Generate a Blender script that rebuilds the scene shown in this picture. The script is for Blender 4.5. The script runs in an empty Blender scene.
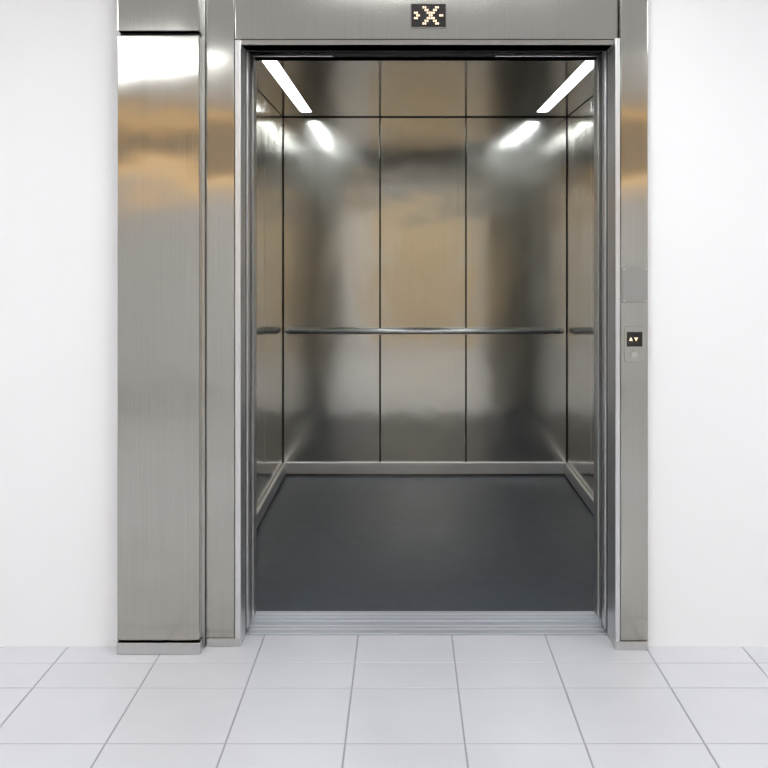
import bpy, bmesh, math, random
from mathutils import Vector
random.seed(3)
S = bpy.context.scene
S.view_settings.view_transform = 'Standard'
S.view_settings.look = 'None'

# ------------------------------------------------------------------ materials
def nodes(name):
    m = bpy.data.materials.new(name); m.use_nodes = True
    nt = m.node_tree
    return m, nt, nt.nodes['Principled BSDF']

def simple(name, col, rough=0.5, metal=0.0, noise=0.0, nscale=8.0):
    m, nt, b = nodes(name)
    b.inputs['Base Color'].default_value = (*col, 1)
    b.inputs['Roughness'].default_value = rough
    b.inputs['Metallic'].default_value = metal
    if noise:
        tc = nt.nodes.new('ShaderNodeTexCoord'); n = nt.nodes.new('ShaderNodeTexNoise')
        n.inputs['Scale'].default_value = nscale; n.inputs['Detail'].default_value = 4
        r = nt.nodes.new('ShaderNodeValToRGB')
        r.color_ramp.elements[0].position = .3; r.color_ramp.elements[1].position = .7
        r.color_ramp.elements[0].color = (*[c*(1-noise) for c in col], 1)
        r.color_ramp.elements[1].color = (*[min(1, c*(1+noise)) for c in col], 1)
        nt.links.new(tc.outputs['Object'], n.inputs['Vector'])
        nt.links.new(n.outputs['Fac'], r.inputs['Fac'])
        nt.links.new(r.outputs['Color'], b.inputs['Base Color'])
    return m

def steel(name, col, rough, aniso=0.5, grain=0.05, flat=False, wave=0.0):
    m, nt, b = nodes(name)
    b.inputs['Metallic'].default_value = 1
    tc = nt.nodes.new('ShaderNodeTexCoord'); mp = nt.nodes.new('ShaderNodeMapping')
    mp.inputs['Scale'].default_value = (160, 160, 1.0)
    n = nt.nodes.new('ShaderNodeTexNoise'); n.inputs['Scale'].default_value = 2; n.inputs['Detail'].default_value = 5
    nt.links.new(tc.outputs['Object'], mp.inputs['Vector']); nt.links.new(mp.outputs['Vector'], n.inputs['Vector'])
    r = nt.nodes.new('ShaderNodeMapRange')
    r.inputs['To Min'].default_value = rough*0.75; r.inputs['To Max'].default_value = rough*1.25
    nt.links.new(n.outputs['Fac'], r.inputs['Value']); nt.links.new(r.outputs['Result'], b.inputs['Roughness'])
    cr = nt.nodes.new('ShaderNodeValToRGB')
    cr.color_ramp.elements[0].position = .25; cr.color_ramp.elements[1].position = .75
    cr.color_ramp.elements[0].color = (*[c*(1-grain) for c in col], 1)
    cr.color_ramp.elements[1].color = (*[min(1, c*(1+grain)) for c in col], 1)
    nt.links.new(n.outputs['Fac'], cr.inputs['Fac']); nt.links.new(cr.outputs['Color'], b.inputs['Base Color'])
    if wave:   # sheet metal is never perfectly flat
        n2 = nt.nodes.new('ShaderNodeTexNoise'); n2.inputs['Scale'].default_value = 2.6; n2.inputs['Detail'].default_value = 1.5
        bp = nt.nodes.new('ShaderNodeBump'); bp.inputs['Strength'].default_value = 1; bp.inputs['Distance'].default_value = wave
        nt.links.new(tc.outputs['Object'], n2.inputs['Vector']); nt.links.new(n2.outputs['Fac'], bp.inputs['Height'])
        nt.links.new(bp.outputs['Normal'], b.inputs['Normal'])
    if aniso and not flat:
        g = nt.nodes.new('ShaderNodeNewGeometry'); v = nt.nodes.new('ShaderNodeVectorMath'); v.operation = 'CROSS_PRODUCT'
        v.inputs[0].default_value = (0, 0, 1)
        nt.links.new(g.outputs['True Normal'], v.inputs[1]); nt.links.new(v.outputs['Vector'], b.inputs['Tangent'])
        b.inputs['Anisotropic'].default_value = aniso
    return m

def emit(name, col, st):
    m, nt, b = nodes(name)
    b.inputs['Base Color'].default_value = (.8, .8, .8, 1)
    b.inputs['Emission Color'].default_value = (*col, 1); b.inputs['Emission Strength'].default_value = st
    return m

M_front = steel('brushed_steel_landing', (.46, .45, .41), .145, .6, .07, wave=.006)
M_trim = steel('steel_trim', (.62, .62, .61), .30, .3)
M_lip = steel('steel_lip', (.72, .72, .72), .38, 0, .02, flat=True)
M_car = steel('brushed_steel_car', (.535, .53, .49), .145, .5, .05, wave=.006)
M_ceil = steel('polished_steel_ceiling', (.40, .40, .395), .11, 0, .02, flat=True)
M_rail = steel('satin_rail', (.95, .95, .95), .40, 0, flat=True)
M_alu = steel('aluminium_sill', (.84, .87, .95), .42, 0, flat=True)
M_plate = steel('engraved_plate', (.38, .38, .37), .45, 0, flat=True)
M_gap = simple('dark_gap', (.02, .02, .02), .7)
M_rub = simple('slate_rubber', (.038, .051, .072), .36, 0, .16, 14)
M_wall = simple('white_paint', (.95, .95, .955), .6, 0, .005, 3)
M_cpaint = simple('ceiling_paint', (.85, .85, .85), .8)
M_tile = simple('white_tile', (.66, .665, .70), .25, 0, .035, 2.5)
M_grout = simple('grout', (.34, .34, .36), .8)
M_strip = emit('car_strip_light', (.93, .97, 1), 11)
M_panel = emit('lobby_light_diffuser', (.96, .98, 1), 11.5)
M_warm = emit('added_warm_glow', (1, .58, .14), 2.7)  # added glow, mirrored as gold in the steel
M_disp = simple('display_glass', (.015, .012, .01), .15)
M_amber = emit('amber_led', (1, .55, .08), .85)
M_plaster = simple('grey_plaster', (.30, .29, .27), .8)

def wood():
    m, nt, b = nodes('amber_wood')
    tc = nt.nodes.new('ShaderNodeTexCoord'); mp = nt.nodes.new('ShaderNodeMapping'); mp.inputs['Scale'].default_value = (14, 14, 1)
    n = nt.nodes.new('ShaderNodeTexNoise'); n.inputs['Scale'].default_value = 3; n.inputs['Detail'].default_value = 6
    r = nt.nodes.new('ShaderNodeValToRGB')
    r.color_ramp.elements[0].color = (.56, .40, .21, 1); r.color_ramp.elements[1].color = (.86, .65, .39, 1)
    for a, c in ((tc.outputs['Object'], mp.inputs['Vector']), (mp.outputs['Vector'], n.inputs['Vector']),
                 (n.outputs['Fac'], r.inputs['Fac']), (r.outputs['Color'], b.inputs['Base Color'])): nt.links.new(a, c)
    b.inputs['Roughness'].default_value = .45
    return m
M_wood = wood()

# ------------------------------------------------------------------ helpers
def empty(name, loc=(0, 0, 0)):
    e = bpy.data.objects.new(name, None); e.location = loc; e.empty_display_size = .1
    S.collection.objects.link(e); return e

def finish(name, bm, mats, parent=None, origin=None):
    if origin is None:
        vs = [v.co for v in bm.verts]
        origin = Vector([(min(v[i] for v in vs)+max(v[i] for v in vs))/2 for i in range(3)])
    bmesh.ops.translate(bm, verts=bm.verts, vec=-Vector(origin))
    me = bpy.data.meshes.new(name); bm.to_mesh(me); bm.free()
    for m in mats: me.materials.append(m)
    o = bpy.data.objects.new(name, me); S.collection.objects.link(o)
    if parent:
        o.parent = parent; o.location = Vector(origin)-parent.location
    else: o.location = origin
    return o

def addbox(bm, x0, x1, y0, y1, z0, z1, bev=0, mi=0):
    b2 = bmesh.new()
    bmesh.ops.create_cube(b2, size=1)
    for v in b2.verts:
        v.co = Vector(((x0+x1)/2+v.co.x*(x1-x0), (y0+y1)/2+v.co.y*(y1-y0), (z0+z1)/2+v.co.z*(z1-z0)))
    if bev: bmesh.ops.bevel(b2, geom=b2.edges[:], offset=bev, segments=2, affect='EDGES', profile=.5)
    for f in b2.faces: f.material_index = mi
    t = bpy.data.meshes.new('t'); b2.to_mesh(t); b2.free(); bm.from_mesh(t); bpy.data.meshes.remove(t)

def boxes(name, lst, mats, parent=None, bev=.0015):
    if not isinstance(mats, (list, tuple)): mats = [mats]
    bm = bmesh.new()
    for l in lst:
        addbox(bm, *l[:6], bev=l[7] if len(l) > 7 else bev, mi=l[6] if len(l) > 6 else 0)
    return finish(name, bm, list(mats), parent)

def addcyl(bm, p, q, r, seg=20, mi=0):
    p, q = Vector(p), Vector(q); d = q-p
    b2 = bmesh.new(); bmesh.ops.create_cone(b2, cap_ends=True, segments=seg, radius1=r, radius2=r, depth=d.length)
    b2.transform(d.to_track_quat('Z', 'Y').to_matrix().to_4x4())
    bmesh.ops.translate(b2, verts=b2.verts, vec=(p+q)/2)
    for f in b2.faces:
        f.material_index = mi; f.smooth = len(f.verts) == 4
    t = bpy.data.meshes.new('t'); b2.to_mesh(t); b2.free(); bm.from_mesh(t); bpy.data.meshes.remove(t)

# ------------------------------------------------------------------ key dimensions (metres)
WL, WR = -.786, 1.044          # car inner walls
YB, YF = 6.01, 3.74            # car back / front
ZC = 2.307                     # car ceiling
OL, OR, OT = -.600, .762, 2.200  # portal clear opening
LX0, LX1, LYB, LZ = -4.0, 4.2, -2.6, 2.85   # lobby
YW = 3.41                      # landing wall plane
S1, S2 = -.161, .393           # panel seams

# ------------------------------------------------------------------ lobby shell
def tiles():
    bm = bmesh.new()
    xs = []; x = .176-.352*12
    while x < LX1+.36: xs.append(x); x += .352
    ys = [3.516, 3.276, 3.09]
    while ys[-1] > LYB-.35: ys.append(ys[-1]-.348)
    g = .0023
    for i in range(len(xs)-1):
        for j in range(len(ys)-1):
            x0, x1, y1, y0 = max(xs[i], LX0)+g, min(xs[i+1], LX1)-g, ys[j]-g, max(ys[j+1], LYB)+g
            if x1-x0 < .02 or y1-y0 < .02: continue
            b = .0012
            lo = [bm.verts.new((a, c, -.004)) for a, c in ((x0, y0), (x1, y0), (x1, y1), (x0, y1))]
            mi = [bm.verts.new((a, c, -b)) for a, c in ((x0, y0), (x1, y0), (x1, y1), (x0, y1))]
            hi = [bm.verts.new((a, c, 0)) for a, c in ((x0+b, y0+b), (x1-b, y0+b), (x1-b, y1-b), (x0+b, y1-b))]
            bm.faces.new(hi)
            for k in range(4):
                l = (k+1) % 4
                bm.faces.new((lo[k], lo[l], mi[l], mi[k])); bm.faces.new((mi[k], mi[l], hi[l], hi[k]))
    addbox(bm, LX0, LX1, LYB, 3.52, -.08, -.002, mi=1)
    finish('floor', bm, [M_tile, M_grout])
tiles()
boxes('ceiling', [(LX0-.1, LX1+.1, LYB-.1, YW+.2, LZ, LZ+.1)], M_cpaint, bev=0)
boxes('wall_left', [(LX0-.1, LX0, LYB-.1, YW+.2, -.08, LZ)], M_wall, bev=0)
boxes('wall_right', [(LX1, LX1+.1, LYB-.1, YW+.2, -.08, LZ)], M_wall, bev=0)
boxes('wall_back', [(LX0, LX1, LYB-.1, LYB, -.08, LZ)], M_wall, bev=0)
PX0, PX1 = -1.036, .884
boxes('wall_front', [(LX0, PX0, YW, YW+.12, 0, LZ), (PX1, LX1, YW, YW+.12, 0, LZ), (PX0, PX1, YW, YW+.12, 2.56, LZ)], M_wall, bev=0)

# opposite wall: grey frieze, added warm tubes, timber doors (seen reflected in the steel)
boxes('trim_1', [(LX0+.01, LX1-.01, LYB, LYB+.035, 2.12, 2.83)], M_plaster, bev=.004)
for x0, x1 in ((-3.7, -1.0), (1.5, 3.9)):
    cl = empty('added_warm_light', ((x0+x1)/2, LYB, 2.4))
    boxes('glow_bars', [(x0, x1, LYB+.06, LYB+.10, 2.67, 2.73), (x0, x1, LYB+.06, LYB+.10, 2.15, 2.24)], M_warm, cl, .01)  # unseen glowing bars added to give the left panel its gold bands
    boxes('brackets', [(x0, x1, LYB+.035, LYB+.058, 2.65, 2.75), (x0, x1, LYB+.035, LYB+.058, 2.13, 2.26)], M_wood, cl, .003)
dr = empty('double_door', (.28, LYB, 0))
for k, (a, b) in enumerate(((-.62, .275), (.285, 1.18))):
    boxes('leaf_%d' % (k+1), [(a, b, LYB+.005, LYB+.05, .01, 2.10), (a+.12, b-.12, LYB+.05, LYB+.06, .2, .9), (a+.12, b-.12, LYB+.05, LYB+.06, 1.05, 1.95)], M_wood, dr, .004)
bm = bmesh.new()
for x in (.22, .34):
    addcyl(bm, (x, LYB+.10, .95), (x, LYB+.10, 1.25), .012)
    addcyl(bm, (x, LYB+.04, 1.0), (x, LYB+.10, 1.0), .008); addcyl(bm, (x, LYB+.04, 1.2), (x, LYB+.10, 1.2), .008)
finish('pulls', bm, [M_rail], dr)

# lobby ceiling fluorescent panels
for cx, cy in ((-1.95, .12), (.15, 2.30), (2.6, .12), (-2.9, 2.2), (3.1, 2.2), (.15, -1.5)):
    e = empty('ceiling_light_panel', (cx, cy, LZ))
    w, h = .60, .28
    boxes('housing', [(cx-w-.03, cx+w+.03, cy-h-.03, cy-h, LZ-.03, LZ), (cx-w-.03, cx+w+.03, cy+h, cy+h+.03, LZ-.03, LZ),
                      (cx-w-.03, cx-w, cy-h, cy+h, LZ-.03, LZ), (cx+w, cx+w+.03, cy-h, cy+h, LZ-.03, LZ)], M_wall, e)
    boxes('diffuser', [(cx-w, cx+w, cy-h, cy+h, LZ-.02, LZ-.002)], M_panel, e, 0)

# ------------------------------------------------------------------ landing steelwork
PF = 3.415                                     # portal face
fr = empty('elevator_door_frame', (0, PF, 0))
PLx = -.728
boxes('jamb_left', [(PLx, OL-.024, PF, PF+.10, 0, 2.54, 0, .003)], M_front, fr)
boxes('jamb_right', [(OR+.020, PX1-.002, PF-.030, PF+.10, 0, 2.54, 0, .003)], M_front, fr)
boxes('header', [(OL-.022, OR+.018, PF, PF+.10, OT+.022, 2.54, 0, .002)], M_front, fr)
boxes('lip', [(OL-.022, OL, PF-.005, PF+.10, 0, OT+.020), (OR, OR+.018, PF-.034, PF+.10, 0, OT+.020)], M_lip, fr, .004)
boxes('lip_top', [(OL, OR, PF-.003, PF+.10, OT, OT+.020)], M_front, fr, .004)
boxes('plinths', [(PLx+.002, OL-.004, PF-.006, PF+.02, .001, .030), (OR+.004, PX1-.004, PF-.037, PF, .001, .032)], M_trim, fr)
boxes('door_seals', [(OL-.05, OL-.003, PF+.10, PF+.125, 0, OT+.05), (OR+.003, OR+.05, PF+.10, PF+.125, 0, OT+.05),
                     (OL-.05, OR+.05, PF+.10, PF+.125, OT+.002, OT+.12)], M_gap, fr, 0)
boxes('landing_door_leaf_left', [(OL-.24, OL+.004, PF+.128, PF+.178, .012, OT+.02)], M_lip, fr, .003)
boxes('landing_door_leaf_right', [(OR-.004, OR+.24, PF+.128, PF+.178, .012, OT+.02)], M_lip, fr, .003)
boxes('door_track', [(OL-.24, OR+.24, PF+.128, PF+.20, OT+.022, OT+.18), (-.28, .35, PF+.15, PF+.20, OT-.002, OT+.022)], M_gap, fr, .002)

sill = empty('elevator_sill', (0, 3.6, 0))
l = []
y = 3.522
for w, gap in ((.040, .005), (.026, .005), (.038, .005)):
    l.append((OL-.03, OR+.03, y, y+w, -.03, .002)); y += w+gap
l.append((OL-.03, OR+.03, 3.52, 3.642, -.04, -.006))
boxes('landing_sill', l, M_alu, sill, .0015)
l = []; y = 3.648
for w, gap in ((.028, .004), (.026, .004), (.030, .0)):
    l.append((OL-.03, OR+.03, y, y+w, -.03, .003)); y += w+gap
l.append((OL-.03, OR+.03, 3.646, 3.742, -.04, -.006))
boxes('car_sill', l, M_alu, sill, .0015)
boxes('sill_gap', [(OL-.03, OR+.03, 3.60, 3.66, -.08, -.041)], M_gap, sill, 0)

# steel wall cladding on the left
wp = empty('steel_wall_panel', (-.88, 3.36, 0))
boxes('main_panel', [(PX0+.002, -.738, 3.350, 3.395, .046, 2.222)], M_front, wp, .004)
boxes('upper_panel', [(PX0+.002, -.738, 3.350, 3.395, 2.236, 2.54)], M_front, wp, .004)
boxes('backing', [(PX0+.004, -.742, 3.385, 3.43, .001, 2.54)], M_gap, wp, 0)
boxes('return_strip', [(-.7405, -.7295, 3.395, 3.42, .001, 2.54)], M_trim, wp, .001)
boxes('kick_strip', [(PX0+.002, -.734, 3.342, 3.384, .001, .042)], M_trim, wp, .002)

# floor indicator (dot-matrix)
fi = empty('elevator_floor_indicator', (.086, PF, 2.307))
boxes('bezel', [(.020, .152, PF-.006, PF-.0005, 2.262, 2.352)], M_front, fi, .002)
boxes('screen', [(.023, .149, PF-.008, PF-.005, 2.265, 2.349)], M_disp, fi, .001)
bm = bmesh.new()
pat = ["....##....##..",
       ".....##..##...",
       "##....####....",
       ".##....##...##",
       "##....####....",
       ".....##..##...",
       "....##....##.."]
for r_, row in enumerate(pat):
    for c_, ch in enumerate(row):
        if ch == '#':
            x = .036+c_*.0077; z = 2.336-r_*.0098
            addbox(bm, x-.0028, x+.0028, PF-.0092, PF-.0078, z-.0037, z+.0037)
finish('leds', bm, [M_amber], fi)

# call station on right jamb
JF = PF-.030
cp = empty('elevator_call_button_panel', (.83, JF, 1.12))
boxes('plate', [(.797, .868, JF-.003, JF, 1.045, 1.172)], M_front, cp, .001)
boxes('display', [(.804, .860, JF-.006, JF-.0028, 1.100, 1.153)], M_disp, cp, .001)
bm = bmesh.new()
for x in (.817, .836):
    s = 1 if x < .83 else -1
    zc = 1.127
    vs = [bm.verts.new((x-.006, JF-.0066, zc-.006*s)), bm.verts.new((x+.008, JF-.0066, zc-.006*s)), bm.verts.new((x+.001, JF-.0066, zc+.008*s))]
    bm.faces.new(vs)
finish('arrows', bm, [M_amber], cp)
bm = bmesh.new(); addcyl(bm, (.832, JF-.002, 1.072), (.832, JF-.008, 1.072), .011, 28)
finish('button', bm, [M_trim], cp)
sp = empty('notice_plate', (.83, JF, 1.32))
boxes('plate', [(.787, .880, JF-.004, JF, 1.258, 1.388)], M_plate, sp, .0015)
bm = bmesh.new()
for x in (.794, .873):
    for z in (1.266, 1.380): addcyl(bm, (x, JF-.0035, z), (x, JF-.0055, z), .003, 12)
finish('screws', bm, [M_trim], sp)

# ------------------------------------------------------------------ elevator car
car = empty('elevator_car', ((WL+WR)/2, (YB+YF)/2, 0))
g = .003
boxes('back_panels', [(WL+.004, S1-g, YB, YB+.03, 0.0, ZC-.004, 0, .003), (S1+g, S2-g, YB, YB+.03, 0.0, ZC-.004, 0, .003),
                      (S2+g, WR-.004, YB, YB+.03, 0.0, ZC-.004, 0, .003)], M_car, car)
ys = [YF+.012, 4.47, 5.235, YB-.003]
for nm, xa, xb in (('left_panels', WL-.03, WL), ('right_panels', WR, WR+.03)):
    boxes(nm, [(xa, xb, ys[i]+g, ys[i+1]-g, 0, ZC-.004, 0, .002) for i in range(3)], M_car, car)
boxes('shell', [(WL-.08, WR+.08, YB+.025, YB+.08, -.1, ZC+.1), (WL-.08, WL-.025, YF-.04, YB+.08, -.1, ZC+.1),
                (WR+.025, WR+.08, YF-.04, YB+.08, -.1, ZC+.1), (WL-.08, WR+.08, YF-.04, YB+.08, ZC+.06, ZC+.12),
                (WL-.08, WR+.08, YF+.004, YB+.08, -.1, -.02)], M_gap, car, 0)
boxes('front_returns', [(WL, OL+.004, YF-.07, YF+.01, 0, ZC, 0, .003), (OR-.004, WR, YF-.07, YF+.01, 0, ZC, 0, .003),
                        (OL-.006, OR+.006, YF-.07, YF+.01, OT+.01, ZC, 0, .003)], M_trim, car)
boxes('car_floor', [(WL, WR, YF+.002, YB, -.02, .002)], M_rub, car, 0)
LA, LB = (-.648, -.580), (.818, .886)
ly0, ly1 = 3.86, 5.80
boxes('car_ceiling', [(WL-.02, LA[0], YF, YB+.02, ZC, ZC+.03), (LA[1], LB[0], YF, YB+.02, ZC, ZC+.03), (LB[1], WR+.02, YF, YB+.02, ZC, ZC+.03),
                      (LA[0], LA[1], YF, ly0, ZC, ZC+.03), (LA[0], LA[1], ly1, YB+.02, ZC, ZC+.03),
                      (LB[0], LB[1], YF, ly0, ZC, ZC+.03), (LB[0], LB[1], ly1, YB+.02, ZC, ZC+.03)], M_ceil, car, 0)
for nm, L in (('strip_light_left', LA), ('strip_light_right', LB)):
    boxes(nm, [(L[0]+.003, L[1]-.003, ly0+.003, ly1-.003, ZC+.004, ZC+.03)], M_strip, car, 0)
sk = [(WL+.002, WR-.002, YB-.022, YB-.001, .012, .085, 0, .003)]
sk += [(WL+.001, WL+.022, YF+.03, YB-.022, .012, .085, 0, .003), (WR-.022, WR-.001, YF+.03, YB-.022, .012, .085, 0, .003)]
boxes('skirting', sk, M_lip, car)
hr = empty('handrail', (.13, YB-.05, .93))
bm = bmesh.new()
zr, yr = .930, YB-.055
addcyl(bm, (WL+.035, yr, zr), (WR-.045, yr, zr), .017, 24)
for x in (WL+.035, WR-.045):
    b2 = bmesh.new(); bmesh.ops.create_uvsphere(b2, u_segments=20, v_segments=12, radius=.017)
    for f in b2.faces: f.smooth = True
    bmesh.ops.translate(b2, verts=b2.verts, vec=(x, yr, zr)); t = bpy.data.meshes.new('t'); b2.to_mesh(t); b2.free(); bm.from_mesh(t)
finish('bar', bm, [M_rail], hr)
bm = bmesh.new()
for x in (WL+.06, S1, S2, WR-.07):
    addcyl(bm, (x, yr, zr-.004), (x, YB-.004, zr-.004), .007, 14); addcyl(bm, (x, YB-.006, zr-.004), (x, YB-.0005, zr-.004), .02, 20)
finish('brackets', bm, [M_rail], hr)

# ------------------------------------------------------------------ world + camera
w = bpy.data.worlds.new('World'); S.world = w; w.use_nodes = True
w.node_tree.nodes['Background'].inputs[0].default_value = (.5, .5, .5, 1)
w.node_tree.nodes['Background'].inputs[1].default_value = .05
cam = bpy.data.cameras.new('Camera'); co = bpy.data.objects.new('Camera', cam); S.collection.objects.link(co)
co.location = (0, 0, 1.45); co.rotation_euler = (math.pi/2, 0, 0)
cam.sensor_width = 36; cam.lens = 36*933/768
cam.shift_x = -21/768; cam.shift_y = -134/768
cam.clip_start = .02
S.camera = co
